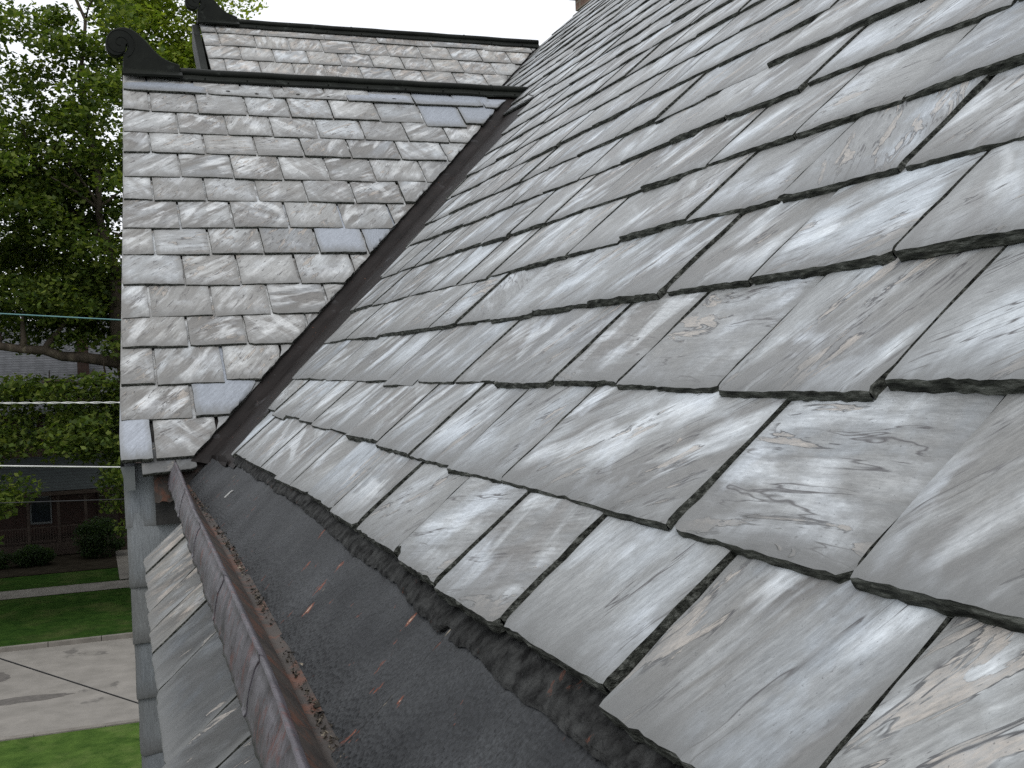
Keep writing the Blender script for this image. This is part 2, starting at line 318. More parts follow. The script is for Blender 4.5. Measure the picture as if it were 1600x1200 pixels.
class Slates:
    def __init__(s, fr): s.fr = fr; s.v = []; s.f = []; s.m = []; s.sm = []; s.loc = []; s.rnd = []
    def slate(s, u0, u1, t0, e, L, th, ang, nu=6, nv=6, jag=0.002, clip=None, lift=0.0, skew=0.0, chip=None, tone=None, clip_right=False):
        R = random.random; fr = s.fr; sd = R() * 1000; th0 = th
        ra = R() if tone is None else tone; rb = R()
        uc = (u0 + u1) / 2; wd = u1 - u0
        th *= 0.8 + 0.5 * R()
        def nz(x, y, f, k): return noise.noise(Vector((x * f + sd, y * f, k)))
        bow = (R() - 0.5) * 0.004; tw = (R() - 0.5) * 0.009
        c0 = R() * 0.014 if R() < 0.22 else 0.0; c1 = R() * 0.014 if R() < 0.22 and not clip_right else 0.0
        wg0 = R() * jag * .6 * (R() < .5); wg1 = R() * jag * .6 * (R() < .5)
        vf = [0, 0.015] + [0.05 + 0.95 * (j / (nv - 1)) ** 1.3 for j in range(nv)]
        # keep the visible part finely divided, the hidden head coarse
        top = []
        uf = [i / nu for i in range(nu + 1)]
        for j, q in enumerate(vf):
            row = []
            for i, a in enumerate(uf):
                u = u0 + wd * a
                tail = nz(u, 0, 9, 1) * jag * 0.7 + nz(u, 0, 60, 2) * jag * 0.6 + max(0, nz(u, 0, 34, 6) - .25) * jag * 2.2 + skew * (a - 0.5)
                if chip:
                    cc, cw, cd = chip; tail += cd * max(0, 1 - ((a - cc) / cw) ** 2) * (1 + 0.35 * nz(u, 0, 90, 5))
                tail += max(0, c0 - wd * a) * 0.8 + max(0, c1 - wd * (1 - a)) * 0.8
                v = tail + (L - tail) * q
                uu = u
                if i == 0: uu += abs(nz(0, v, 11, 3)) * jag * 1.3 + max(0, nz(0, v, 33, 13) - .2) * jag * 2 + nz(0, v, 90, 4) * jag * .35 + wg0 * (1 - q)
                if i == nu: uu -= abs(nz(5, v, 11, 3)) * jag * 1.3 + max(0, nz(5, v, 33, 13) - .2) * jag * 2 + nz(5, v, 90, 4) * jag * .35 + wg1 * (1 - q)
                if clip:
                    lo, hi = clip(t0 + v); uu = min(max(uu, lo), hi)
                h = (th0 / e) * (L - v) + th + lift * (1 - q) + bow * (4 * a * (1 - a)) * (1 - q) + tw * (a - .5) * (1 - q)
                h += nz(u, v, 9, 7) * 0.0012
                if j == 0: h -= (0.0008 + abs(nz(u, 3, 70, 8)) * 0.004) * min(1, jag / 0.002)
                if i in (0, nu): h -= 0.0007 + abs(nz(v, 9, 60, 9)) * 0.0018
                row.append((uu, v, h))
            top.append(row)
        if all(r[-1][0] - r[0][0] < 0.006 for r in top if r[0][1] < 0.215): return
        b = len(s.v); nc = nu + 1
        for r in top:
            for (uu, v, h) in r:
                s.v.append(tuple(fr.p(uu, t0 + v, h))); s.loc.append((uu - uc, v, min(uu - r[0][0], r[-1][0] - uu))); s.rnd.append((ang, ra, rb))
        def face(a, m, sm):
            s.f.append(a if not fr.flip else a[::-1]); s.m.append(m); s.sm.append(sm)
        for j in range(len(top) - 1):
            for i in range(nu):
                face((b+j*nc+i, b+j*nc+i+1, b+(j+1)*nc+i+1, b+(j+1)*nc+i), 0, True)
        # rough broken tail face
        K = 3 if nu > 8 else 1
        def strip(line, dirn, inner):
            n0 = len(s.v)
            for k in range(K + 1):
                q = k / K
                for idx, (uu, v, h) in enumerate(line):
                    o = (0.25 * q + 0.35 * abs(nz(uu + v, k * 3.3, 110, 11)) * (1 if k else 0)) * th * inner
                    hh = h - th * q - (0.003 if k == K else 0)
                    s.v.append(tuple(fr.p(uu + dirn[0] * o, t0 + v + dirn[1] * o, hh)))
                    s.loc.append((uu - uc, v, 0.0)); s.rnd.append((ang, ra, rb))
            n = len(line)
            for k in range(K):
                for i in range(n - 1):
                    face((n0+(k+1)*n+i, n0+(k+1)*n+i+1, n0+k*n+i+1, n0+k*n+i), 1, False)
        strip(top[0], (0, -1), 1.0)
        strip([r[0] for r in top][::-1], (-1, 0), 0.12)
        strip([r[-1] for r in top], (1, 0), 0.12)
    def build(s, name, mats, parent):
        o = parent.location if parent.parent is None else Vector((0, 0, 0))
        v = [(a[0]-o[0], a[1]-o[1], a[2]-o[2]) for a in s.v]
        return mesh(name, v, s.f, mats, parent, s.m, s.sm, {"loc": s.loc, "rnd": s.rnd})

# ================================================================== the slate-roofed building
HB = (1.5, 5.0, 0.0)
house = empty("slate_roofed_house", HB, "near building of weathered grey slate roofs with two gables and dark metal gutter", "house")
# valley limits, measured along each roof
VM = [(-0.2, 3.72), (0.146, 3.894), (0.526, 4.26), (0.689, 4.362), (0.886, 4.50), (1.064, 4.60), (2.68, 5.75), (2.86, 5.90)]
def clip_main(t):
    if t < 2.86: hi = lerp_tab(VM, t)
    else: hi = min(8.955 + 0.80 * (t - 4.5515), 8.99)
    if t > 4.55: hi = min(hi, 8.955 - 0.62 * max(0, t - 4.72))
    return (-3.0, hi)
mr = Slates(FM)
C_T = {0: [(0.3, .093), (0.9, .100), (1.42, .112), (2.2, .14), (4, .148)], 1: [(0.5, .282), (1.5, .289), (2.3, .308), (3.4, .331)],
       2: [(0.7, .49), (3.8, .500)], 3: [(0.8, .705), (2.0, .69), (4.4, .70)], 4: [(1.0, .887), (4.5, .892)], 5: [(1, 1.092), (3, 1.10)], 6: [(1, 1.292), (3, 1.305)]}
C_J = {0: [.35, .62, .9, 1.175, 1.42, 1.675, 1.955, 2.2, 2.5, 2.74, 2.96, 3.25, 3.6],
       1: [.18, .45, .73, 1.02, 1.525, 1.79, 2.03, 2.325, 2.64, 2.9, 3.15, 3.375, 3.65],
       2: [.33, .6, .88, 1.17, 1.445, 1.69, 1.945, 2.21, 2.505, 2.8, 3.05, 3.35, 3.6, 3.88],
       3: [.23, .5, .77, 1.045, 1.33, 1.585, 1.86, 2.14, 2.4, 2.67, 2.9, 3.2, 3.46, 3.7, 3.96],
       4: [.38, .65, .92, 1.19, 1.48, 1.765, 2.03, 2.29, 2.55, 2.82, 3.1, 3.37, 3.64, 3.9, 4.15],
       5: [.26, .53, .8, 1.1, 1.37, 1.645, 1.94, 2.22, 2.5, 2.78, 3.07, 3.32, 3.6, 3.86, 4.1],
       6: [.46, .74, 1.02, 1.3, 1.56, 1.82, 2.1, 2.36, 2.63, 2.9, 3.17, 3.43, 3.7]}
E0 = 0.2
for k in range(0, 33):
    tk = 0.0925 + E0 * k
    J = list(C_J.get(k, []))
    if not J:
        J = [0.3 + (0.13 if k % 2 else 0) + random.uniform(-.03, .03)]
    while J[-1] < 9.2: J.append(J[-1] + random.uniform(.235, .285))
    while J[0] > -2.5: J.insert(0, J[0] - random.uniform(.25, .28))
    for a, b in zip(J, J[1:]):
        if k > 12 and b < 1.0: continue
        mid = (a + b) / 2
        t0 = (lerp_tab(C_T[k], mid) if k in C_T else tk) + random.gauss(0, 0.0045) - (random.random() < .05) * random.uniform(.006, .016)
        dist = math.hypot(mid, t0)
        near = dist < 2.6
        nu, nv = (22, 12) if dist < 1.9 else ((14, 8) if near else ((6, 4) if dist < 4.2 else (3, 3)))
        ang = math.radians(random.gauss(131, 11)) if random.random() < .78 else math.radians(random.gauss(165 if random.random() < .5 else 95, 20))
        gap = random.uniform(.0010, .0028); lift = abs(random.gauss(0, .002)); chip = None; tone = None
        if k == 4 and abs(a - 1.19) < .01: gap = .010
        if k == 0 and abs(b - 1.675) < .01: chip = (0.97, 0.16, 0.02)
        if k == 1 and abs(b - 1.525) < .01: lift = .003
        if k == 3 and abs(b - 1.045) < .01: lift = .006
        e = E0; L = 0.43
        mr.slate(a + gap, b - gap, t0, e, L, .0105 if near else .0085, ang, nu, nv, jag=.0042 if near else .003, clip=clip_main,
                 lift=lift, skew=random.gauss(0, .003), chip=chip, tone=tone)
roof = mr.build("main_roof", [M_slate, M_edge], house); tag(roof, "steep foreground roof slope of large weathered grey slates")
ub = MB()
ub.add([FM.p(-3, -.03, .001), FM.p(3.80, -.03, .001), FM.p(6.02, 2.86, .001), FM.p(7.75, 2.9, .001), FM.p(8.95, 4.55, .001), FM.p(7.7, 6.7, .001), FM.p(-3, 6.7, .001)], [(0, 1, 2, 3, 4, 5, 6)])
ub.build("roof_deck", M_under, roof, HB)
# ------------------------------------------------------------------ front gable roof
GR = [(3.0, .085), (4.8, .183), (5.93, .235)]           # rake edge along the slope
def clip_gab(t): return (lerp_tab(GR, t), .344 + .734 * (t - 3.025) + 0.003 * math.sin(t * 61))
gs = Slates(FG); newsl = []
rows = [3.031, 3.249, 3.446, 3.664, 3.86, 4.081, 4.307, 4.513, 4.737, 4.94, 5.16, 5.356, 5.568, 5.77]
nails = []
for r, t in enumerate(rows):
    e = 0.21; u = lerp_tab(GR, t); J = [u, u + (.13 if r % 2 == 0 else .265) + random.uniform(-.012, .012)]
    if r == 13: J = [u, u + .44, u + .80, u + 1.22]
    step = (lambda: random.uniform(.235, .272)) if r < 13 else (lambda: random.uniform(.38, .46))
    while J[-1] < 3.0: J.append(J[-1] + step())
    hi = clip_gab(t)[1]
    for i, (a, b) in enumerate(zip(J, J[1:])):
        if a > clip_gab(t + .21)[1] + .02: continue
        L = .42 if r < 13 else .14
        ang = math.radians(random.gauss(48, 9)) if random.random() < .8 else math.radians(random.gauss(20, 20))
        g_ = random.uniform(.0025, .0060)
        special = (r == 13 and (i == 0 or i >= 3)) or (r == 12 and hi - .36 < a < hi) or (r == 6 and hi - .45 < a) or (r == 0 and i == 0) or (r == 1 and a > hi - .3)
        tt = t + random.gauss(0, .004) - (.045 if (r == 12 and special and a < hi - .15) else 0)
        S_ = Slates(FG) if special else gs
        S_.slate(a + g_, b - g_, tt, e if r < 13 else .5, L, .0085, ang, 10, 9, jag=.0034 if r < 13 else .002, clip=clip_gab, lift=(abs(random.gauss(0, .0015)) + (.016 if r == 13 else 0)) + (.004 if special else 0), skew=random.gauss(0, .004), clip_right=b > clip_gab(t)[1])
        if special and S_.v: newsl.append(S_)
        if r == 13 and not (i == 1 and False):
            for q in (.32, .72):
                P = FG.p(a + (b - a) * q + random.uniform(-.02, .02), t + .045 + random.uniform(-.015, .015), .0235)
                if a < 2.3 and a + (b - a) * q < 2.4: nail = MB(); nails.append(nail); nail.add([P + FG.U * math.cos(k) * random.uniform(.008, .016) + FG.S * math.sin(k) * random.uniform(.006, .012) for k in (0, .9, 1.8, 2.7, 3.6, 4.5, 5.4)], [(0, 1, 2, 3, 4, 5, 6)])
gable = gs.build("gable_roof", [M_slate_g, M_edge], house); tag(gable, "nearer gable slope of smaller weathered slates facing the viewer")
for nail in nails: nail.build('nail_patch', M_under, gable, HB)
for S_ in newsl:
    o = S_.build("replacement_slate", [M_new, M_edge], gable)
    for v in o.data.vertices: v.co -= Vector(HB)
    tag(o, "smooth blue grey replacement slate on the gable slope")
ub = MB(); z = [FG.p(lerp_tab(GR, 3.06) + .01, 3.06, .001), FG.p(.40, 3.06, .001), FG.p(2.66, 5.95, .001), FG.p(lerp_tab(GR, 5.95) + .01, 5.95, .001)]
ub.add(z, [(0, 1, 2, 3)])
yr = FG.p(0, 5.95, 0).y; zr = FG.p(0, 5.95, 0).z       # ridge
ub.add([(.26, yr, zr), (2.66, yr, zr), (1.75, yr + 1.95, zr - 1.95 * math.tan(TH)), (.26, yr + 1.95, zr - 1.95 * math.tan(TH))], [(0, 1, 2, 3)])
# thin starter slates under the eave, dropped and tilted
ub.build("roof_deck", M_under, gable, HB)
ss = Slates(FG)
ss.slate(.165, .285, 2.975, .21, .16, .007, .6, 10, 4, jag=.003, clip=lambda t: (0.1, .42), skew=.012)
ss.slate(.287, .36, 2.985, .21, .14, .007, .8, 10, 4, jag=.003, clip=lambda t: (0.1, .44), skew=.012)
o = ss.build("eave_starter_slate", [M_slate_low, M_edge], gable)
for v in o.data.vertices: v.co -= Vector(HB)
# rake edge slates seen edge-on and gable-end wall
rk = MB(); a = FG.p(lerp_tab(GR, 3.03) + .004, 3.03, -.004); b = FG.p(lerp_tab(GR, 5.93) + .004, 5.93, -.004)
rk.add([a, b, b + Vector((0.02, 0, -.09)), a + Vector((0.02, 0, -.09)), a + Vector((.05, 0, 0)), b + Vector((.05, 0, 0)), b + Vector((.05, 0, -.09)), a + Vector((.05, 0, -.09))], [(0, 1, 2, 3), (4, 7, 6, 5), (3, 2, 6, 7), (0, 3, 7, 4)])
rk.build("bargeboard", M_frame, gable, HB)
# ------------------------------------------------------------------ ridge cap + scroll finial
def ridge(parent, x0, x1, y, z0, slope=0.0):
    rm = MB(); n = 16
    pts = [(x0 + (x1 - x0) * i / n, y, z0 + .028 + slope * i / n + .0015 * math.sin(i * 2.1)) for i in range(n + 1)]
    rm.tube(pts, .023, 12)
    for sg in (-1, 1):
        rowsA = []
        for i in range(n + 1):
            x = pts[i][0]; zz = pts[i][2]; wob = .002 * math.sin(i * 3.7)
            rowsA.append([(x, y + sg * .012, zz - .012), (x, y + sg * .03, zz - .032), (x, y + sg * (.048 + wob), zz - .032 - (.018 + wob) * .9), (x, y + sg * (.047 + wob), zz - .042 - (.018 + wob) * .9)])
        if sg > 0: rowsA = rowsA[::-1]
        rm.sheet(rowsA, 0, False)
    for xs in (x0 + .95, x0 + 1.9): rm.tube([(xs, y, pts[0][2] + slope * .4), (xs + .012, y, pts[0][2] + slope * .4)], .0255, 12)
    # nail heads on the flange
    for i in range(9):
        x = x0 + .2 + (x1 - x0) * i / 9.3
        rm.tube([(x, y - .040, z0 - .012), (x, y - .046, z0 - .006)], .004, 6)
    return rm.build("ridge_cap", M_ridge, parent, HB)
FIN = [(0, 0), (.003, .087), (.006, .1), (.02, .119), (.032, .139), (.031, .159), (.022, .165), (.02, .134), (.009, .111), (-.013, .095), (-.038, .09), (-.066, .101), (-.084, .126), (-.088, .16), (-.079, .196), (-.057, .227), (-.023, .246), (.01, .253), (.048, .248), (.084, .224), (.121, .191), (.157, .145), (.193, .107), (.226, .085), (.264, .074), (.30, .062), (.30, .014)]
def finial(parent, x, y, z):
    fm = MB()
    # round the outline, then give it thickness with a rolled edge
    def smooth_loop(p):
        out = []
        n = len(p)
        for i in range(n):
            a, b_ = Vector((*p[i], 0)), Vector((*p[(i + 1) % n], 0))
            out.append(a); out.append((a + b_) / 2)
        for _ in range(2): out = [out[i] if i < 1 or i > len(out) - 5 else (out[i-1] + out[i] * 2 + out[(i+1) % len(out)]) / 4 for i in range(len(out))]
        return out
    L = smooth_loop(FIN); n = len(L)
    prof = [(-.028, .004), (-.024, 0), (.024, 0), (.028, .004)]
    c = Vector((.06, .12, 0)); vs = []
    nor = []
    for i in range(n):
        d = (L[(i+1) % n] - L[i-1]); nn = Vector((d.y, -d.x, 0)); nn.normalize(); nor.append(nn)
    area = sum(L[i].x * L[(i+1) % n].y - L[(i+1) % n].x * L[i].y for i in range(n)); sg = 1 if area < 0 else -1
    for (yy, ins) in prof:
        for i in range(n):
            q = L[i] + nor[i] * ins * sg
            vs.append((x + q.x, y + yy, z + q.y))
    fs = []
    for k in range(3):
        for i in range(n): fs.append((k*n+i, k*n+(i+1) % n, (k+1)*n+(i+1) % n, (k+1)*n+i))
    fs.append(tuple(range(n))[::-1]); fs.append(tuple(3*n + i for i in range(n)))
    fm.add(vs, fs, 0, False)
    # raised volute coil on both faces
    for sy in (-1, 1):
        pts = []
        for i in range(44):
            a = math.radians(-60 + i * 16); r = .088 * (1 - i / 50)
            pts.append((x - .005 + r * math.cos(a) - .012 * (1 - i / 50), y + sy * .029, z + .165 + r * math.sin(a)))
        fm.tube(pts, .0022, 6)
    # saddle at the foot, draped over the ridge
    for sg2 in (-1, 1):
        fm.add([(x - .004, y + sg2*.03, z + .03), (x + .31, y + sg2*.03, z + .022), (x + .31, y + sg2*.068, z - .006), (x - .004, y + sg2*.072, z - .010),
                (x - .004, y + sg2*.068, z - .022), (x + .31, y + sg2*.064, z - .018)], [(0, 1, 2, 3), (3, 2, 5, 4)] if sg2 < 0 else [(3, 2, 1, 0), (4, 5, 2, 3)])
    return fm.build("scroll_finial", M_ridge, parent, HB)
ridge(gable, .47, 2.62, 6.56, H + 1.652)
finial(gable, .238, 6.56, H + 1.652)
# ------------------------------------------------------------------ rear gable
rs = Slates(FR)
def clip_rear(t): return (.895 + .02 * (8.4 - t), 3.70 + .734 * (t - 8.45))
for r in range(11):
    t = 8.40 - .205 * r - .125; u = .885; J = [u, u + (.13 if r % 2 == 1 else .26)]
    if r == 0: J = [u, u + .12, u + .5]
    while J[-1] < 3.9: J.append(J[-1] + (random.uniform(.235, .27) if r else random.uniform(.4, .46)))
    for i, (a, b) in enumerate(zip(J, J[1:])):
        g_ = random.uniform(.0025, .005)
        rs.slate(a + g_, b - g_, t + random.gauss(0, .004), .21 if r else .5, .42 if r else .15, .007, math.radians(random.gauss(48, 12)), 5, 4, jag=.003, clip=clip_rear, lift=.014 if r == 0 else 0, skew=random.gauss(0, .005))
rear = rs.build("gable_roof", [M_slate_far, M_edge], house); tag(rear, "rear gable slope of pale pinkish grey slates behind the nearer ridge")
rr = FR.p(0, 8.43, 0)
ub = MB(); ub.add([FR.p(.92, 6.0, .001), FR.p(2.0, 6.0, .001), FR.p(3.72, 8.43, .001), FR.p(.92, 8.43, .001)], [(0, 1, 2, 3)])
ub.add([(.92, rr.y, rr.z), (3.72, rr.y, rr.z), (2.6, rr.y + 2, rr.z - 1.8), (.92, rr.y + 2, rr.z - 1.8)], [(0, 1, 2, 3)])
ub.build("roof_deck", M_under, rear, HB)
ridge(rear, 1.12, 3.69, rr.y, rr.z + .012)
finial(rear, .88, rr.y, rr.z + .012)
eb = MB(); eb.add([(.885, rr.y, rr.z - .01), (.875, rr.y - 2.4, rr.z - 2.17), (.875, rr.y - 2.4, rr.z - 3.5), (.885, rr.y + 2, rr.z - 3.5), (.885, rr.y + 2, rr.z - 1.85)], [(0, 1, 2, 3, 4)])
eb.build("gable_end_wall", M_ridge, rear, HB)
bb = MB(); a = Vector((.84, rr.y - .0, rr.z - .0)); b = Vector((.84, rr.y - 2.0, rr.z - 1.80))
bb.add([a, b, b + Vector((.05, 0, 0)), a + Vector((.05, 0, 0)), a + Vector((0, .05, -.16)), b + Vector((0, .05, -.16)), b + Vector((.05, .05, -.16)), a + Vector((.05, .05, -.16))], [(0, 1, 5, 4), (1, 2, 6, 5), (2, 3, 7, 6), (0, 3, 2, 1)])
bb.build("bargeboard", M_ridge, rear, HB)
# ------------------------------------------------------------------ valley flashing (front, rear)
def valley(FGx, tg0, tg1, name_parent, offg, ragged, hm_=.010, hg_=.006):
    vm = MB(); rowsV = []
    # intersection of the two sheets
    def isect(zz):
        # main sheet: x from z ; gable sheet: y from z
        P = FM.p(0, 0, hm_); t = (zz - P.z) / st_; x = P.x + ct * t
        Q = FGx.p(0, 0, hg_); tt = (zz - Q.z) / st_; y = Q.y + ct * tt
        return x, y, t, tt
    z0 = FGx.p(0, tg0, 0).z; z1 = FGx.p(0, tg1, 0).z; n = 40
    for i in range(n + 1):
        zz = z0 + (z1 - z0) * i / n; x, y, t, tt = isect(zz)
        wob = .0015 * math.sin(i * 1.9)
        rowsV.append([tuple(FGx.p(x - .30, tt, hg_)), tuple(FGx.p(x - .02, tt, hg_ + wob)), (x, y, zz - .004), tuple(FM.p(y - .02, t, hm_ + wob)), tuple(FM.p(min(y - .04, lerp_tab(VM, t) - .12 if FGx is FG else y - .9), t, hm_))])
    vm.sheet(rowsV, 0, False)
    return vm
v1 = valley(FG, 3.055, 5.95, gable, 0, True)
# folded, rusted lip at the foot of the valley
x0_, y0_ = 0, 0
vo = v1.build("valley_flashing", M_valley, house)
v2 = valley(FR, 6.2, 8.43, rear, 0, False); v2.build("valley_flashing", M_valley, house)

lip = MB(); A_ = FG.p(.345, 3.035, .012); B_ = Vector((.418, 4.36, FG.p(0, 3.03, 0).z - .004)); C_ = FM.p(3.905, .105, .016)
lp = [A_.lerp(B_, i / 6) + Vector((0, .002 * math.sin(i * 2.3), .002 * math.sin(i * 3.1))) for i in range(7)] + [B_.lerp(C_, i / 10) + Vector((.001 * math.sin(i), 0, .002 * math.sin(i * 2.7))) for i in range(1, 11)]
lip.sheet([[p + Vector((0, .03, .024)) * 1.0 for p in lp], [p + Vector((0, 0, .004)) for p in lp], [p + Vector((-.004, -.008, -.008)) for p in lp], [p + Vector((-.002, .004, -.014)) for p in lp]], 0, False)
lip.build("valley_lip", M_valley, house)
# ------------------------------------------------------------------ box gutter on the slope
CR = [(-1, -.215), (.6, -.163), (1.32, -.134), (1.63, -.120), (2.2, -.097), (2.84, -.077), (4.6, -.052)]     # crease
RI = [(-1, -.235), (.6, -.168), (1.182, -.136), (1.422, -.122), (1.631, -.113), (1.957, -.102), (2.402, -.086), (3.086, -.066), (3.789, -.035), (4.4, -.012)]
RO = [(-1, -.32), (.7, -.235), (1.356, -.194), (1.632, -.181), (1.894, -.172), (2.252, -.159), (2.663, -.145), (3.364, -.120), (4.112, -.094), (4.5, -.085)]
gut = empty("box_gutter", (0, 0, 0), "", "")
bpy.data.objects.remove(gut)
def fn(x, f, k=0): return noise.noise(Vector((x * f, k * 7.7, 0.3)))
gm = MB(); rowsG = []
N_ = 600
for i in range(N_ + 1):
    s = -.6 + 5.25 * i / N_; c = lerp_tab(CR, s); row = []
    for q in (0, .03, .08, .2, .4, .6, .8, 1):
        t = c + (0.20 - c) * q
        h = .004 + .004 * fn(s * 1 + q * 3, 3, 1) + (.006 * (1 - q / .08) if q < .08 else 0)
        # overlapping sheet seams: each sheet steps up a little from the previous one
        ph = ((s - 1.345) % .57) / .57
        h += .004 * ph if ph > .03 else .004 * (1 - ph / .03)
        row.append(FM.p(s, t, h))
    rowsG.append(row)
gm.sheet(rowsG, 0, True)
gutter = gm.build("box_gutter", M_gutter, house); tag(gutter, "dark painted metal gutter trough with rust spots")
um = MB(); rowsU = []; rimrows = []
for i in range(N_ + 1):
    s = -.6 + 5.05 * i / N_; c = lerp_tab(CR, s); ri = lerp_tab(RI, s); ro = lerp_tab(RO, s)
    w1 = .004 * fn(s, 4, 4)
    rowsU.append([FM.p(s, c + .022, .007), FM.p(s, c + .010, .011), FM.p(s, c + .003, .019), FM.p(s, c + (ri - c) * .4 + .004, .03 + w1), FM.p(s, ri + .001, .088 + w1)])
    d = ri - ro; wv_ = .005 * fn(s, 9, 5) + .003 * fn(s, 26, 6); sag = .005 * fn(s, 2.2, 9)
    hr_ = lambda q: .098 - .040 * q - .006 * (2 * q - 1) ** 2 + .004
    rimrows.append([FM.p(s, ri + .003, .080 + sag), FM.p(s, ri + .006, .094 + sag), FM.p(s, ri + .003, .101 + sag)] + [FM.p(s, ri - d * q + (.003 if q < .99 else 0) + wv_ * q, hr_(q) + sag + .5 * wv_ * (1 - abs(2 * q - 1)) + .002 * fn(s + q, 31, 12)) for q in (.08, .25, .45, .65, .85, .97, 1.03)] + [FM.p(s, ro + .002 + wv_, .046 + sag), FM.p(s, ro + .022, .046), FM.p(s, ro + .024, -.02)])
um.sheet(rowsU, 0, True); tag(um.build("upstand", M_upstand, gutter, (0, 0, 0)), "rust streaked inner upstand of the gutter")
rm = MB(); rm.sheet(rimrows, 0, True)
last = rimrows[-1]; rm.add(last, [tuple(range(len(last)))])
# soldered lap seams across the rim
for s in (1.02, 1.58, 2.16, 2.82, 3.5):
    j = min(range(N_ + 1), key=lambda i: abs(-.6 + 5.05 * i / N_ - s))
    a = rimrows[j]; b = rimrows[j + 4]
    nn = FM.N * .0022
    rm.sheet([[p + nn * .2 for p in a[:11]], [p + nn for p in a[:11]], [p + nn for p in b[:11]]], 0, False)
for o in (gutter,): pass
rim = rm.build("gutter_rim", M_rim, gutter, (0, 0, 0)); tag(rim, "rolled purple grey metal rim with red rust patches")
for ch in list(gutter.children):
    for v in ch.data.vertices: v.co -= Vector(HB)
# ragged tar flashing under the first slates
fl = MB(); rowsF = []; LO = [(-.6, .03), (.92, .064), (1.31, .068), (1.38, .070), (1.66, .087), (1.94, .092), (2.57, .110), (3.77, .118)]
for i in range(420):
    s = -.6 + 4.45 * i / 419; lo = lerp_tab(LO, s) + .007 * fn(s, 7, 1) + .004 * fn(s, 45, 2)
    if 1.33 < s < 1.36: lo += .012
    row = [FM.p(s, lo + .003, .005), FM.p(s, lo, .010 + .002 * fn(s, 60, 3)), FM.p(s, lo + .006, .013 + .002 * fn(s, 60, 4))]
    for q in (.02, .035, .05, .08): row.append(FM.p(s, lo + q, .014 + .004 * fn(s + q * 9, 70, 5) + .002 * fn(s, 20, 6)))
    rowsF.append(row)
fl.sheet(rowsF, 0, False)
fl.build("eave_flashing", M_flash, roof, HB)
# ------------------------------------------------------------------ slates below the gutter
ls = Slates(FM); lsw = Slates(FM)
LE = [(-1, -.47), (1.85, -.359), (2.18, -.345), (2.66, -.326), (3.745, -.283)]
JL = [-.3, .0, .27, .55, .82, 1.1, 1.37, 1.645, 1.845, 2.28, 2.56, 2.75, 2.945, 3.2, 3.45, 3.70]
for a, b in zip(JL, JL[1:]):
    t0 = lerp_tab(LE, (a + b) / 2) + random.gauss(0, .002)
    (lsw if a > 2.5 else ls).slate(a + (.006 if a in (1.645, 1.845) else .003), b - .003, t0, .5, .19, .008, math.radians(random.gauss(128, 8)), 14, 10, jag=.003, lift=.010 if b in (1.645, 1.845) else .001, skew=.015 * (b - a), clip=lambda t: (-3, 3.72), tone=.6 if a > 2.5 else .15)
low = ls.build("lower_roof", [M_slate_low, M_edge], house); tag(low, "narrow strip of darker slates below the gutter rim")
o = lsw.build('olive_slates', [M_olive, M_edge], low); tag(o, 'narrow olive beige slates below the far end of the gutter rim')
for v in o.data.vertices: v.co -= Vector(HB)
ub = MB(); ub.add([FM.p(-3, -.40, -.004), FM.p(1.8, -.33, -.004), FM.p(3.74, -.262, -.004), FM.p(3.74, .0, -.004), FM.p(-3, .0, -.004)], [(0, 1, 2, 3, 4)])
ub.build("roof_deck", M_under, low, HB)
# ------------------------------------------------------------------ slate-hung wall under the gable
FW = Frame((0, -1, 0), (0, 0, 1), (1, 0, 0), 0, 0); FW.O = Vector((0, 4.45, H))
ws = Slates(FW)
wz = [-.5667, -.79, -1.0, -1.205, -1.42, -1.63, -1.84, -2.05, -2.26]
for r, zt in enumerate(wz):
    w0 = .10 + .004 * r
    J = [w0, w0 + .118, w0 + .37, w0 + .64] if r % 2 == 0 else [w0, w0 + .25, w0 + .5, w0 + .76]
    for a, b in zip(J, J[1:]):
        ws.slate(a + .001, b - .002, zt, .21, .40 if r else .24, .008, math.radians(90), 8, 6, jag=.003, skew=random.gauss(.004, .003), tone=.55)
wall = ws.build("slate_hung_wall", [M_wall, M_edge], house); tag(wall, "narrow slate clad corner wall below the gable eave")
wb = MB()
q_ = [(.125, 4.462), (2.4, 4.462), (2.4, 8.7), (.33, 8.7)]
wb.add([(x, y, 0) for x, y in q_] + [(x, y, H - .36) for x, y in q_], [(4, 5, 6, 7), (0, 1, 5, 4), (1, 2, 6, 5), (2, 3, 7, 6), (3, 0, 4, 7)])         # gable body
wb.box((.26, -3, H - 8), (5.6, 4.45, H - .60)); wb.box((2.2, 4.5, H - 8), (6.6, 10.5, H + .2))
wb.build("body_wall", M_brick, house)
# the fascia and rusty end plate between the gable eave and the gutter
fm_ = MB()
fm_.sheet([[(.205 + (.50 - .205) * i / 12, 4.40 + .004 * math.sin(i), H - .335) for i in range(13)], [(.205 + (.50 - .205) * i / 12, 4.37, H - .42) for i in range(13)], [(.205 + (.36 - .205) * i / 12, 4.36, H - .47 - .004 * math.sin(i * 2)) for i in range(13)]], 0, False)
ep = fm_.build("gutter_end_plate", M_upstand, gutter, (0, 0, 0))
for v in ep.data.vertices: v.co -= Vector(HB)
fs_ = MB(); fs_.box((.21, 4.405, H - .56), (.36, 4.44, H - .33)); fs_.build("fascia", M_under, house)
# chimney behind the roof line
cm = MB(); cm.box((4.64, 9.5, H + 1.5), (5.2, 10.1, H + 3.40)); cm.box((4.59, 9.45, H + 3.40), (5.25, 10.15, H + 3.52)); cm.box((4.54, 9.4, H + 3.52), (5.3, 10.2, H + 4.0))
cm.build("chimney", M_brick2, house)
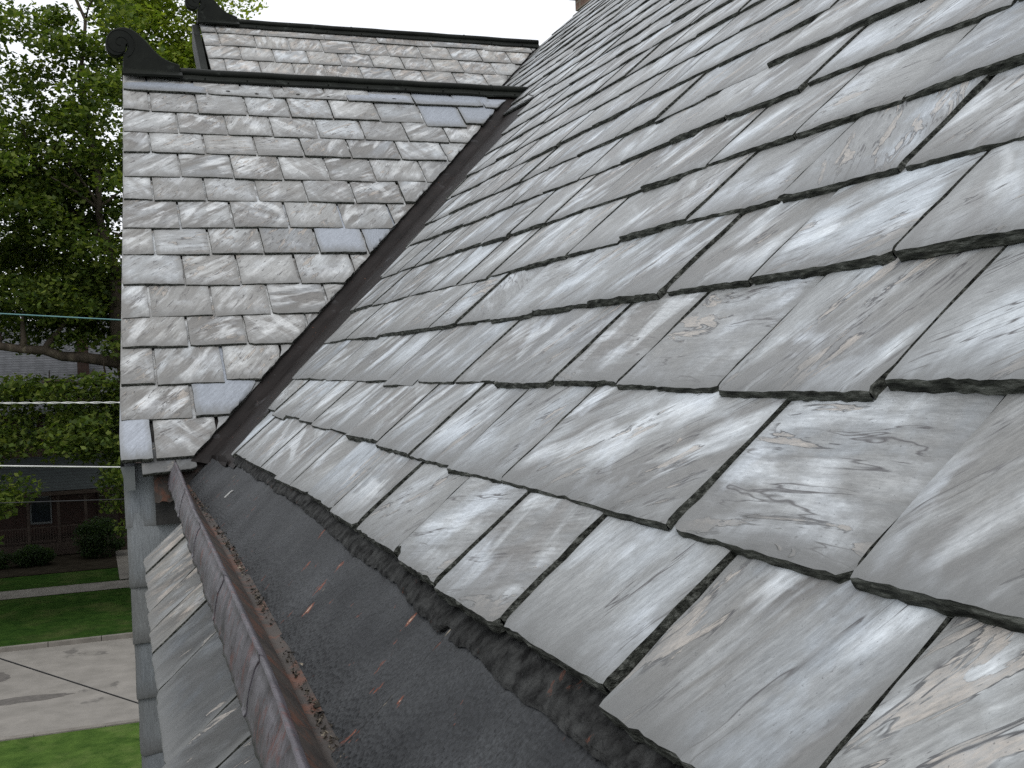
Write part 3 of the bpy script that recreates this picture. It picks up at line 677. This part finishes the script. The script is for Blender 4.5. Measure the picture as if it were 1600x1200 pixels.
# ------------------------------------------------------------------ grit lying in the gutter crease
random.seed(11)
gr = MB()
def chipm(mb, c, r, fr=FM):
    vs = [Vector((random.gauss(0, 1), random.gauss(0, 1), random.gauss(0, .5))).normalized() * r * random.uniform(.6, 1.2) for _ in range(5)]
    mb.add([c + v for v in vs], [(0, 1, 2), (0, 2, 3), (0, 3, 4), (0, 4, 1), (1, 4, 3), (1, 3, 2)])
for i in range(7000):
    s = random.uniform(.9, 4.2); c = lerp_tab(CR, s)
    if random.random() > .55 + .9 * fn(s, 5.5, 31) + .5 * fn(s, 17, 32): continue
    t = c + .008 + random.gauss(0, .007 + .006 * max(0, fn(s, 5, 8)))
    if t < c + .001: t = c + .004
    chipm(gr, FM.p(s, t, .010), random.choice((.001, .0014, .0018, .0022, .0028, .0055)))
tag(gr.build("gutter_grit", M_grit), "line of loose grit and leaf crumbs in the gutter crease", "grit", kind="stuff")
tw = MB(); p0 = FM.p(3.35, .045, .02)
tw.tube([p0, p0 + Vector((-.01, -.03, .0)), p0 + Vector((-.028, -.05, -.012))], [.004, .0025, .003], 6)
tag(tw.build("twig", M_trim), "tiny pale twig lying in the dark gutter", "twig")

# ================================================================== the ground
def ground(name, x0, x1, y0, y1, z, m, tilt=0.0):
    g_ = MB(); nx, ny = 24, 10
    g_.sheet([[(x0 + (x1 - x0) * i / nx, y0 + (y1 - y0) * j / ny, z) for i in range(nx + 1)] for j in range(ny + 1)])
    return tag(g_.build(name, m), kind="structure")
M_lawn = noisy("shade_toned_lawn", spec=0.0, stops=[(0.3, (0.014, 0.034, 0.008)), (0.7, (0.034, 0.068, 0.014))], scale=3, rough=0.9, bump=0.8, bd=0.05, bscale=40, over=[(0.6, .5, .65, (0.07, 0.08, 0.03), .5)])  # darker than the near lawn: tree shade put into the green
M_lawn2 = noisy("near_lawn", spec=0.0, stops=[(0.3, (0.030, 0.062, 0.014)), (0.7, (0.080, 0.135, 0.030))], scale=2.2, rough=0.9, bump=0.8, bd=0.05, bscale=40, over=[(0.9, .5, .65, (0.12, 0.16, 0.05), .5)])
M_asph = noisy("old_asphalt", spec=0.0, stops=[(0.3, (0.17, 0.16, 0.145)), (0.7, (0.24, 0.225, 0.205))], scale=1.4, rough=0.9, bump=0.3, bd=0.01, bscale=60, over=[(.35, .58, .62, (0.09, 0.085, 0.08), .7), (30, .6, .7, (.10, .1, .095), .5)])
M_conc = noisy("old_concrete", [(0.3, (0.12, 0.11, 0.095)), (0.7, (0.19, 0.175, 0.155))], scale=2, rough=0.9, bump=0.3, bd=0.01)
M_tar = noisy('tar', spec=0.0, stops=[(0.3, (0.085, 0.08, 0.075)), (0.7, (0.14, 0.13, 0.12))], scale=6, rough=0.9)
M_soil = noisy("planting_bed_soil", spec=0.0, stops=[(0.3, (0.015, 0.013, 0.01)), (0.7, (0.035, 0.03, 0.022))], scale=3, rough=0.95)
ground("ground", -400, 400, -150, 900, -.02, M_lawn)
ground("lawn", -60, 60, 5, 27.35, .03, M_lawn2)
ground("road", -120, 120, 27.35, 36.45, .0, M_asph)
for nm, ya, yb in (("kerb", 27.3, 27.5), ("kerb", 36.35, 36.55)):
    g_ = MB()
    for i in range(80): g_.box((-60 + 1.5 * i + .01, ya, -.05), (-58.5 + 1.5 * i - .01, yb, .13 if ya > 30 else .06))
    tag(g_.build(nm, M_conc), kind="structure")
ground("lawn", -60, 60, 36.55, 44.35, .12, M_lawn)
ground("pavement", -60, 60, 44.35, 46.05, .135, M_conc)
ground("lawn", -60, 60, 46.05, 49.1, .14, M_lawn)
ground("flower_bed", -60, 60, 49.1, 57.2, .16, M_soil)
ground("path", .75, 1.9, 46.05, 54.0, .17, M_conc)

for nm_, (px_, py_, ra_, rb_) in (("tar_patch", (-2.75, 33.3, .42, .55)), ("tar_patch", (-1.9, 30.7, 1.15, .30)), ("tar_patch", (3.5, 32, .8, .4))):
    tp = MB(); tp.add([(px_ + math.cos(k * .26) * ra_ * random.uniform(.75, 1.1), py_ + math.sin(k * .26) * rb_ * random.uniform(.75, 1.1), .005) for k in range(24)], [tuple(range(24))])
    tag(tp.build(nm_, M_tar), kind="structure")
# ================================================================== leaves
def leaf_cloud(blobs, nper, size, seed, flat=.6):
    """blobs: (x,y,z,rx,ry,rz,weight); returns verts, faces of many folded leaf faces"""
    rg = np.random.default_rng(seed); V = []; F = []
    tot = sum(b[6] for b in blobs)
    P = []
    for b in blobs:
        n = int(nper * b[6] / tot)
        d = rg.normal(size=(n, 3)); d /= np.linalg.norm(d, axis=1)[:, None]
        r = rg.random(n) ** (1 / 2.2)
        P.append(np.array(b[:3]) + d * r[:, None] * np.array(b[3:6]))
    P = np.concatenate(P); n = len(P)
    sz = size * rg.uniform(.45, 1.5, n)
    a = rg.normal(size=(n, 3)); a /= np.linalg.norm(a, axis=1)[:, None]
    up_ = np.array([0, 0, 1.0]) + rg.normal(size=(n, 3)) * flat; up_ /= np.linalg.norm(up_, axis=1)[:, None]
    a = np.cross(up_, a); a /= np.linalg.norm(a, axis=1)[:, None] + 1e-9; b_ = np.cross(up_, a)
    s = sz[:, None]
    q = [P - a * s * .5, P + b_ * s * .34 - up_ * s * .06, P + a * s * .55, P - b_ * s * .34 - up_ * s * .06]
    V = np.stack(q, 1).reshape(-1, 3); F = np.arange(n * 4).reshape(n, 4)
    return V, F
def leaf_obj(name, V, F, mat, parent, off=(0, 0, 0)):
    me = bpy.data.meshes.new(name); V = V - np.array(off)
    me.vertices.add(len(V)); me.vertices.foreach_set("co", V.astype(np.float32).ravel())
    me.loops.add(F.size); me.loops.foreach_set("vertex_index", F.astype(np.int32).ravel())
    me.polygons.add(len(F)); me.polygons.foreach_set("loop_start", np.arange(0, F.size, 4, dtype=np.int32)); me.polygons.foreach_set("loop_total", np.full(len(F), 4, dtype=np.int32))
    me.update(calc_edges=True); me.materials.append(mat)
    return link(bpy.data.objects.new(name, me), parent)
def clumps(region, n, seed, r=(.5, 1.1)):
    region = [b if b[3] * b[4] * b[5] > 9 else b for b in region]
    """region: list of big ellipsoids; returns small clumps lying through them, denser towards the shell"""
    rg = random.Random(seed); out = []; W = sum(b[3] * b[4] * b[5] for b in region)
    for b in region:
        for _ in range(max(3, int(n * b[3] * b[4] * b[5] / W))):
            d = Vector((rg.gauss(0, 1), rg.gauss(0, 1), rg.gauss(0, 1))).normalized() * (rg.random() ** .4)
            k = rg.uniform(*r)
            out.append((b[0] + d.x * b[3], b[1] + d.y * b[4], b[2] + d.z * b[5], k * 1.25, k * 1.25, k * .62, k * k))
    return out
def limb(mb, a, b, r0, r1, seed, n=7, amp=.3):
    rg = random.Random(seed); a = Vector(a); b = Vector(b); pts = []; rad = []
    for i in range(n + 1):
        q = i / n; p = a.lerp(b, q)
        if 0 < i < n: p += Vector((rg.uniform(-1, 1), rg.uniform(-1, 1), rg.uniform(-.6, .6))) * amp * (b - a).length * .08
        pts.append(p); rad.append(r0 + (r1 - r0) * q)
    mb.tube(pts, rad, 8); return pts

def tree(name, base, label, limbs, region, nclump, nleaf, size, mat, seed, group=None, cr=(.5, 1.1)):
    t = empty(name, base, label, "tree", group)
    tm = MB(); trunk = limbs[0]; limb(tm, trunk[0], trunk[1], trunk[2], trunk[3], seed, 9, .25); tm.build("trunk", M_bark, t)
    lm = MB()
    for i, (a, b, r0, r1_) in enumerate(limbs[1:]):
        pts = limb(lm, a, b, r0, r1_, seed + i + 1, 7, .5)
        rg = random.Random(seed * 31 + i)
        for k in range(4):
            j = rg.randint(2, 6); q = pts[j]
            e_ = q + Vector((rg.uniform(-1, 1), rg.uniform(-1, 1), rg.uniform(.1, 1))) * (Vector(b) - Vector(a)).length * .28
            limb(lm, q, e_, r1_ * 1.1, r1_ * .3, seed + 50 + k, 4, .5)
    lm.build("limbs", M_bark, t)
    V, F = leaf_cloud(clumps(region, nclump, seed, cr), nleaf, size, seed)
    leaf_obj("crown", V, F, mat, t, base)
    return t
# large tree on the strip between pavement and kerb; its trunk stands behind the gable as seen in the photograph
tree("broadleaf_tree", (1.75, 40, 0.1), "large dark green tree over the street, left of the gables, with a heavy low limb",
     [((1.75, 40, .1), (1.0, 40, H + 3.2), .42, .26),
      ((1.15, 40, H + .4), (-3.4, 39.5, H + 1.2), .20, .11), ((1.0, 40, H + 3.2), (.25, 39.5, H + 9), .15, .07), ((.25, 39.5, H + 9), (-.1, 39.5, H + 15), .07, .03),
      ((1.0, 40, H + 3.2), (3.6, 41, H + 8), .16, .06), ((.7, 40, H + 4.4), (-2.6, 41, H + 8.2), .12, .05), ((1.2, 40, H - .3), (-1.4, 38.6, H - .1), .10, .05),
      ((1.1, 40, H - 1.2), (3.8, 39, H + .2), .12, .05), ((1.3, 40, H - .8), (-2.2, 40.5, H - .75), .09, .05)],
     [(-2.6, 40, H + 6.8, 2.6, 3, 3.2), (.4, 40, H + 7.2, 1.5, 3, 2.6), (-1.2, 41, H + 3.6, 3.0, 3, 1.9), (-1.6, 40, H + 10.8, 2.2, 2.4, 1.1), (.2, 40, H + 12.5, 1.3, 1.6, 2.4), (1.3, 40, H + 10.2, 1.0, 1.6, 1.6), (-1.2, 41, H + 2.4, 3.2, 2.6, 1.3), (-.6, 40, H - .9, 2.6, 2.4, 1.1), (.5, 40, H + .6, 1.2, 2, 1.2),
      (-3.2, 39, H - 3.6, 1.0, 2.2, 1.7), (1.25, 39, H - 3.9, .7, 2.2, 1.9), (-1.4, 40, H - 2.1, 3.2, 2.8, .75), (.3, 40, H - 1.5, 1.4, 2.6, .9), (3.2, 41, H + 6.5, 2.2, 2.5, 2.6), (-6.5, 41, H + 5, 3.2, 3, 5), (-7, 41, H - 1.5, 2.4, 3, 2.4), (3.5, 41, H + 2, 2.4, 3, 3), (3.6, 41, H - 2.5, 2.2, 3, 2)],
     520, 150000, .175, M_leafA, 5)
tree("broadleaf_tree", (4.2, 46, 0.1), "yellow green tree rising behind the scroll finials",
     [((4.2, 46, .1), (4.0, 46, H + 6), .4, .2), ((4.0, 46, H + 5), (1.6, 45.5, H + 12), .16, .05), ((4.0, 46, H + 6), (6.4, 46, H + 13), .14, .05), ((4, 46, H + 4), (6.8, 46, H + 9), .12, .05)],
     [(3.4, 46, H + 9.6, 2.9, 3, 3.6), (5.8, 46, H + 12.4, 2.4, 2.6, 2.4), (6.3, 46, H + 8.8, 1.6, 2.4, 2.2), (3.0, 46, H + 14.5, 2.4, 2.5, 2.2), (5, 46, H + 3, 3, 3, 3)],
     230, 50000, .19, M_leafB, 8)
tree("broadleaf_tree", (-7.5, 66, 0.1), "distant tree filling the gaps behind the left tree",
     [((-7.5, 66, .1), (-7.0, 66, H + 4), .5, .25), ((-7, 66, H + 3), (-3, 66, H + 9), .2, .06), ((-7, 66, H + 3), (-10, 66, H + 9), .2, .06)],
     [(-6.5, 66, H + 6.5, 4, 3, 3.2), (-2.2, 67, H + 5.2, 3.2, 3, 2.6), (-9.5, 66, H + 6, 3, 3, 4), (1.5, 68, H + 5, 3, 3, 2.4)],
     220, 45000, .24, M_leafA, 21)
# mostly unseen trees added left and behind the gables to shade the far side
tree("broadleaf_tree", (-9.5, 45, 0.1), "tall added tree mostly beyond the left edge of the view, shading the far side",
     [((-9.5, 45, .1), (-9.3, 45, H + 3), .45, .25), ((-9.3, 45, H + 2), (-6, 46, H + 8), .2, .06), ((-9.3, 45, H + 2), (-12, 45, H + 8), .2, .06)],
     [(-9, 46, H + 5, 4.5, 5, 5), (-8.5, 47, H - 2, 4, 4, 2.4), (-7, 49, H + 9, 3.5, 4, 4)], 130, 26000, .30, M_leafA, 41, cr=(.7, 1.4))
tree("broadleaf_tree", (6.5, 49, 0.1), "large added tree hidden behind the near gable roofs, shading the far side",
     [((6.5, 49, .1), (6.3, 49, H + 3), .45, .25), ((6.3, 49, H + 2), (3, 50, H + 6), .2, .06), ((6.3, 49, H + 2), (9, 49, H + 7), .2, .06)],
     [(6.2, 50, H + 2, 4.4, 5, 4.5), (6.5, 49, H - 3.2, 3.6, 4.5, 2.4), (9, 48, H + 5, 4, 5, 4)], 130, 26000, .30, M_leafA, 43, cr=(.7, 1.4))
# bushes against the porch
def bush(name, c, r, label, n, seed):
    b = empty(name, (c[0], c[1], .16), label, "bush")
    V, F = leaf_cloud([(c[0], c[1], c[2], r[0], r[1], r[2], 1)] + clumps([(c[0], c[1], c[2], r[0] * .9, r[1] * .9, r[2] * .9)], 30, seed, (.15, .3)), n, .09, seed, 1.0)
    leaf_obj("foliage", V, F, M_hedge, b, (c[0], c[1], .16))
    sm = MB(); sm.tube([(c[0], c[1], .16), (c[0], c[1], c[2])], [.06, .03], 6); sm.build("stem", M_bark, b)
bush("round_bush", (.05, 52.4, 1.0), (1.1, .9, .95), "tall rounded dark bush beside the porch steps", 9000, 31)
bush("low_bush", (-2.6, 51.6, .55), (.85, .6, .48), "low spreading dark bush in front of the porch railing", 5000, 32)
bush("low_bush", (-4.2, 51.6, .55), (.8, .6, .45), "low dark bush at the left edge before the porch", 4000, 33)

# ================================================================== house across the street
hs = empty("brick_house", (-1, 57, .16), "dark brick house across the street with grey shingle roof and front porch", "house")
wm = MB(); wm.box((-9, 57, 0), (5, 69, H - 1.35)); wm.add([(-9, 57, H-1.35), (-9, 69, H-1.35), (-9, 63, H+2.9)], [(0, 1, 2)]); wm.add([(5, 57, H-1.35), (5, 69, H-1.35), (5, 63, H+2.9)], [(0, 2, 1)])
wm.build("wall", M_brick, hs)
rfm = MB(); rfm.add([(-9.4, 56.5, H - 1.45), (5.4, 56.5, H - 1.45), (5.4, 63, H + 3.0), (-9.4, 63, H + 3.0), (-9.4, 69.5, H - 1.45), (5.4, 69.5, H - 1.45)], [(0, 1, 2, 3), (3, 2, 5, 4)])
rfm.box((-9.4, 56.44, H - 1.62), (5.4, 56.5, H - 1.43), 1)
hr = rfm.build("roof", [M_shingle, M_frame], hs)
ch = MB(); ch.box((-.56, 58.6, H - .2), (-.02, 59.2, H + 2.5)); ch.box((-.61, 58.55, H + 2.5), (.03, 59.25, H + 2.66)); ch.build("chimney", M_brick, hr, (-1, 57, .16))
for (x0, x1, z0, z1) in ((-3.15, -2.42, -2.9, -1.78), (-2.13, -1.4, -2.9, -1.78), (-5.2, -4.4, -2.9, -1.78), (.6, 1.3, -2.9, -1.78)):
    fr_ = MB()
    for bx in ((x0, x0 + .06, z0, z1), (x1 - .06, x1, z0, z1), (x0 + .06, x1 - .06, z1 - .06, z1), (x0 + .06, x1 - .06, z0, z0 + .07), (x0 + .06, x1 - .06, (z0 + z1) / 2 - .025, (z0 + z1) / 2 + .025)):
        fr_.box((bx[0], 56.93, H + bx[2]), (bx[1], 56.998, H + bx[3]))
    wf = fr_.build("window", M_frame, hs)
    pn = MB(); pn.box((x0 + .062, 56.96, H + z0 + .072), (x1 - .062, 56.98, H + z1 - .062)); pn.build("pane", M_glass, wf, (-1, 57, .16))
fr_ = MB(); x0, x1, z0, z1 = -2.86, -1.93, -6.75, -5.45
for bx in ((x0, x0 + .06, z0, z1), (x1 - .06, x1, z0, z1), (x0 + .06, x1 - .06, z1 - .06, z1), (x0 + .06, x1 - .06, z0, z0 + .09)): fr_.box((bx[0], 56.93, H + bx[2]), (bx[1], 56.998, H + bx[3]))
wf = fr_.build("window", M_frame, hs); pn = MB(); pn.box((x0 + .062, 56.96, H + z0 + .092), (x1 - .062, 56.98, H + z1 - .062)); pn.build("pane", M_glass, wf, (-1, 57, .16))
dr = MB(); dr.box((.1, 56.93, .75), (1.0, 56.998, 2.8)); dr.build("door", M_wood, hs)
pr = MB(); pr.add([(-7, 53.7, H - 4.95), (1.6, 53.7, H - 4.95), (1.6, 56.99, H - 3.62), (-7, 56.99, H - 3.62)], [(0, 1, 2, 3)]); pr.box((-7, 53.72, H - 5.15), (1.6, 53.82, H - 4.97), 1); pr.build("porch_roof", [M_porch, M_wood], hs)
fl_ = MB(); fl_.box((-7, 53.8, .2), (1.6, 56.99, .72)); fl_.build("porch_floor", M_wood, hs)
for x in (-6.9, -2.79, -1.55, -.42, 1.45):
    p_ = MB(); p_.box((x - .06, 53.86, .72), (x + .06, 53.98, H - 5.15))
    for sx in (-1, 1): p_.tube([(x + sx * .05, 53.92, H - 5.6), (x + sx * .16, 53.92, H - 5.32), (x + sx * .38, 53.92, H - 5.18)], .03, 6)
    p_.build("porch_post", M_wood, hs)
ra_ = MB(); ra_.box((-6.9, 53.9, 1.42), (-.5, 53.95, 1.48)); ra_.box((-6.9, 53.9, .82), (-.5, 53.95, .87))
for i in range(58): ra_.box((-6.88 + .11 * i, 53.905, .87), (-6.855 + .11 * i, 53.945, 1.42))
ra_.build("porch_railing", M_wood, hs)

# ================================================================== overhead wires
M_wt = noisy("teal_wire", [(0.3, (0.09, 0.19, 0.20)), (0.7, (0.13, 0.25, 0.26))], scale=2, rough=.6, bump=0)
M_ww = noisy("bare_aluminium_wire", [(0.3, (0.45, 0.45, 0.44)), (0.7, (0.62, 0.62, 0.60))], scale=2, rough=.5, bump=0)
M_wk = noisy("black_wire", [(0.3, (0.02, 0.02, 0.022)), (0.7, (0.04, 0.04, 0.042))], scale=2, rough=.6, bump=0)
def wire(a, b, r, mat, label, ext=(12, 3), twist=False, sag=.0):
    a = Vector(a) + Vector((0, 0, H)); b = Vector(b) + Vector((0, 0, H)); d = (b - a)
    p0 = a - d * (ext[0] / d.length); p1 = b + d * (ext[1] / d.length); m_ = MB(); n = 60
    pts = [p0.lerp(p1, i / n) + Vector((0, 0, -sag * 4 * (i / n) * (1 - i / n))) for i in range(n + 1)]
    if twist:
        L_ = (p1 - p0).length; n = int(L_ / .035)
        for ph, rr_ in ((0, r), (math.pi, r)):
            m_.tube([p0.lerp(p1, i / n) + Vector((0, math.cos(i * .42 + ph), math.sin(i * .42 + ph))) * r * .9 for i in range(n + 1)], rr_ * .75, 5)
    else: m_.tube(pts, r, 6)
    tag(m_.build("overhead_wire", mat), label, "wire")
wire((-1.582, 24, 1.295), (.641, 24, 1.123), .013, M_wt, "teal overhead wire, topmost of the wires left of the gable")
wire((-1.654, 24, -.441), (.573, 24, -.533), .014, M_ww, "pale twisted overhead wire across the shaded house upstairs windows", twist=True)
wire((-1.563, 22, -1.518), (.477, 22, -1.678), .014, M_ww, "smooth white overhead wire level with the gable eave")
wire((-1.879, 26, -2.574), (.535, 26, -2.679), .010, M_wk, "faint dark overhead wire in front of the porch")
wire((-.93, 12, -2.697), (.20, 12, -3.25), .008, M_wk, "thin black wire sloping down over the road", ext=(12, .3))
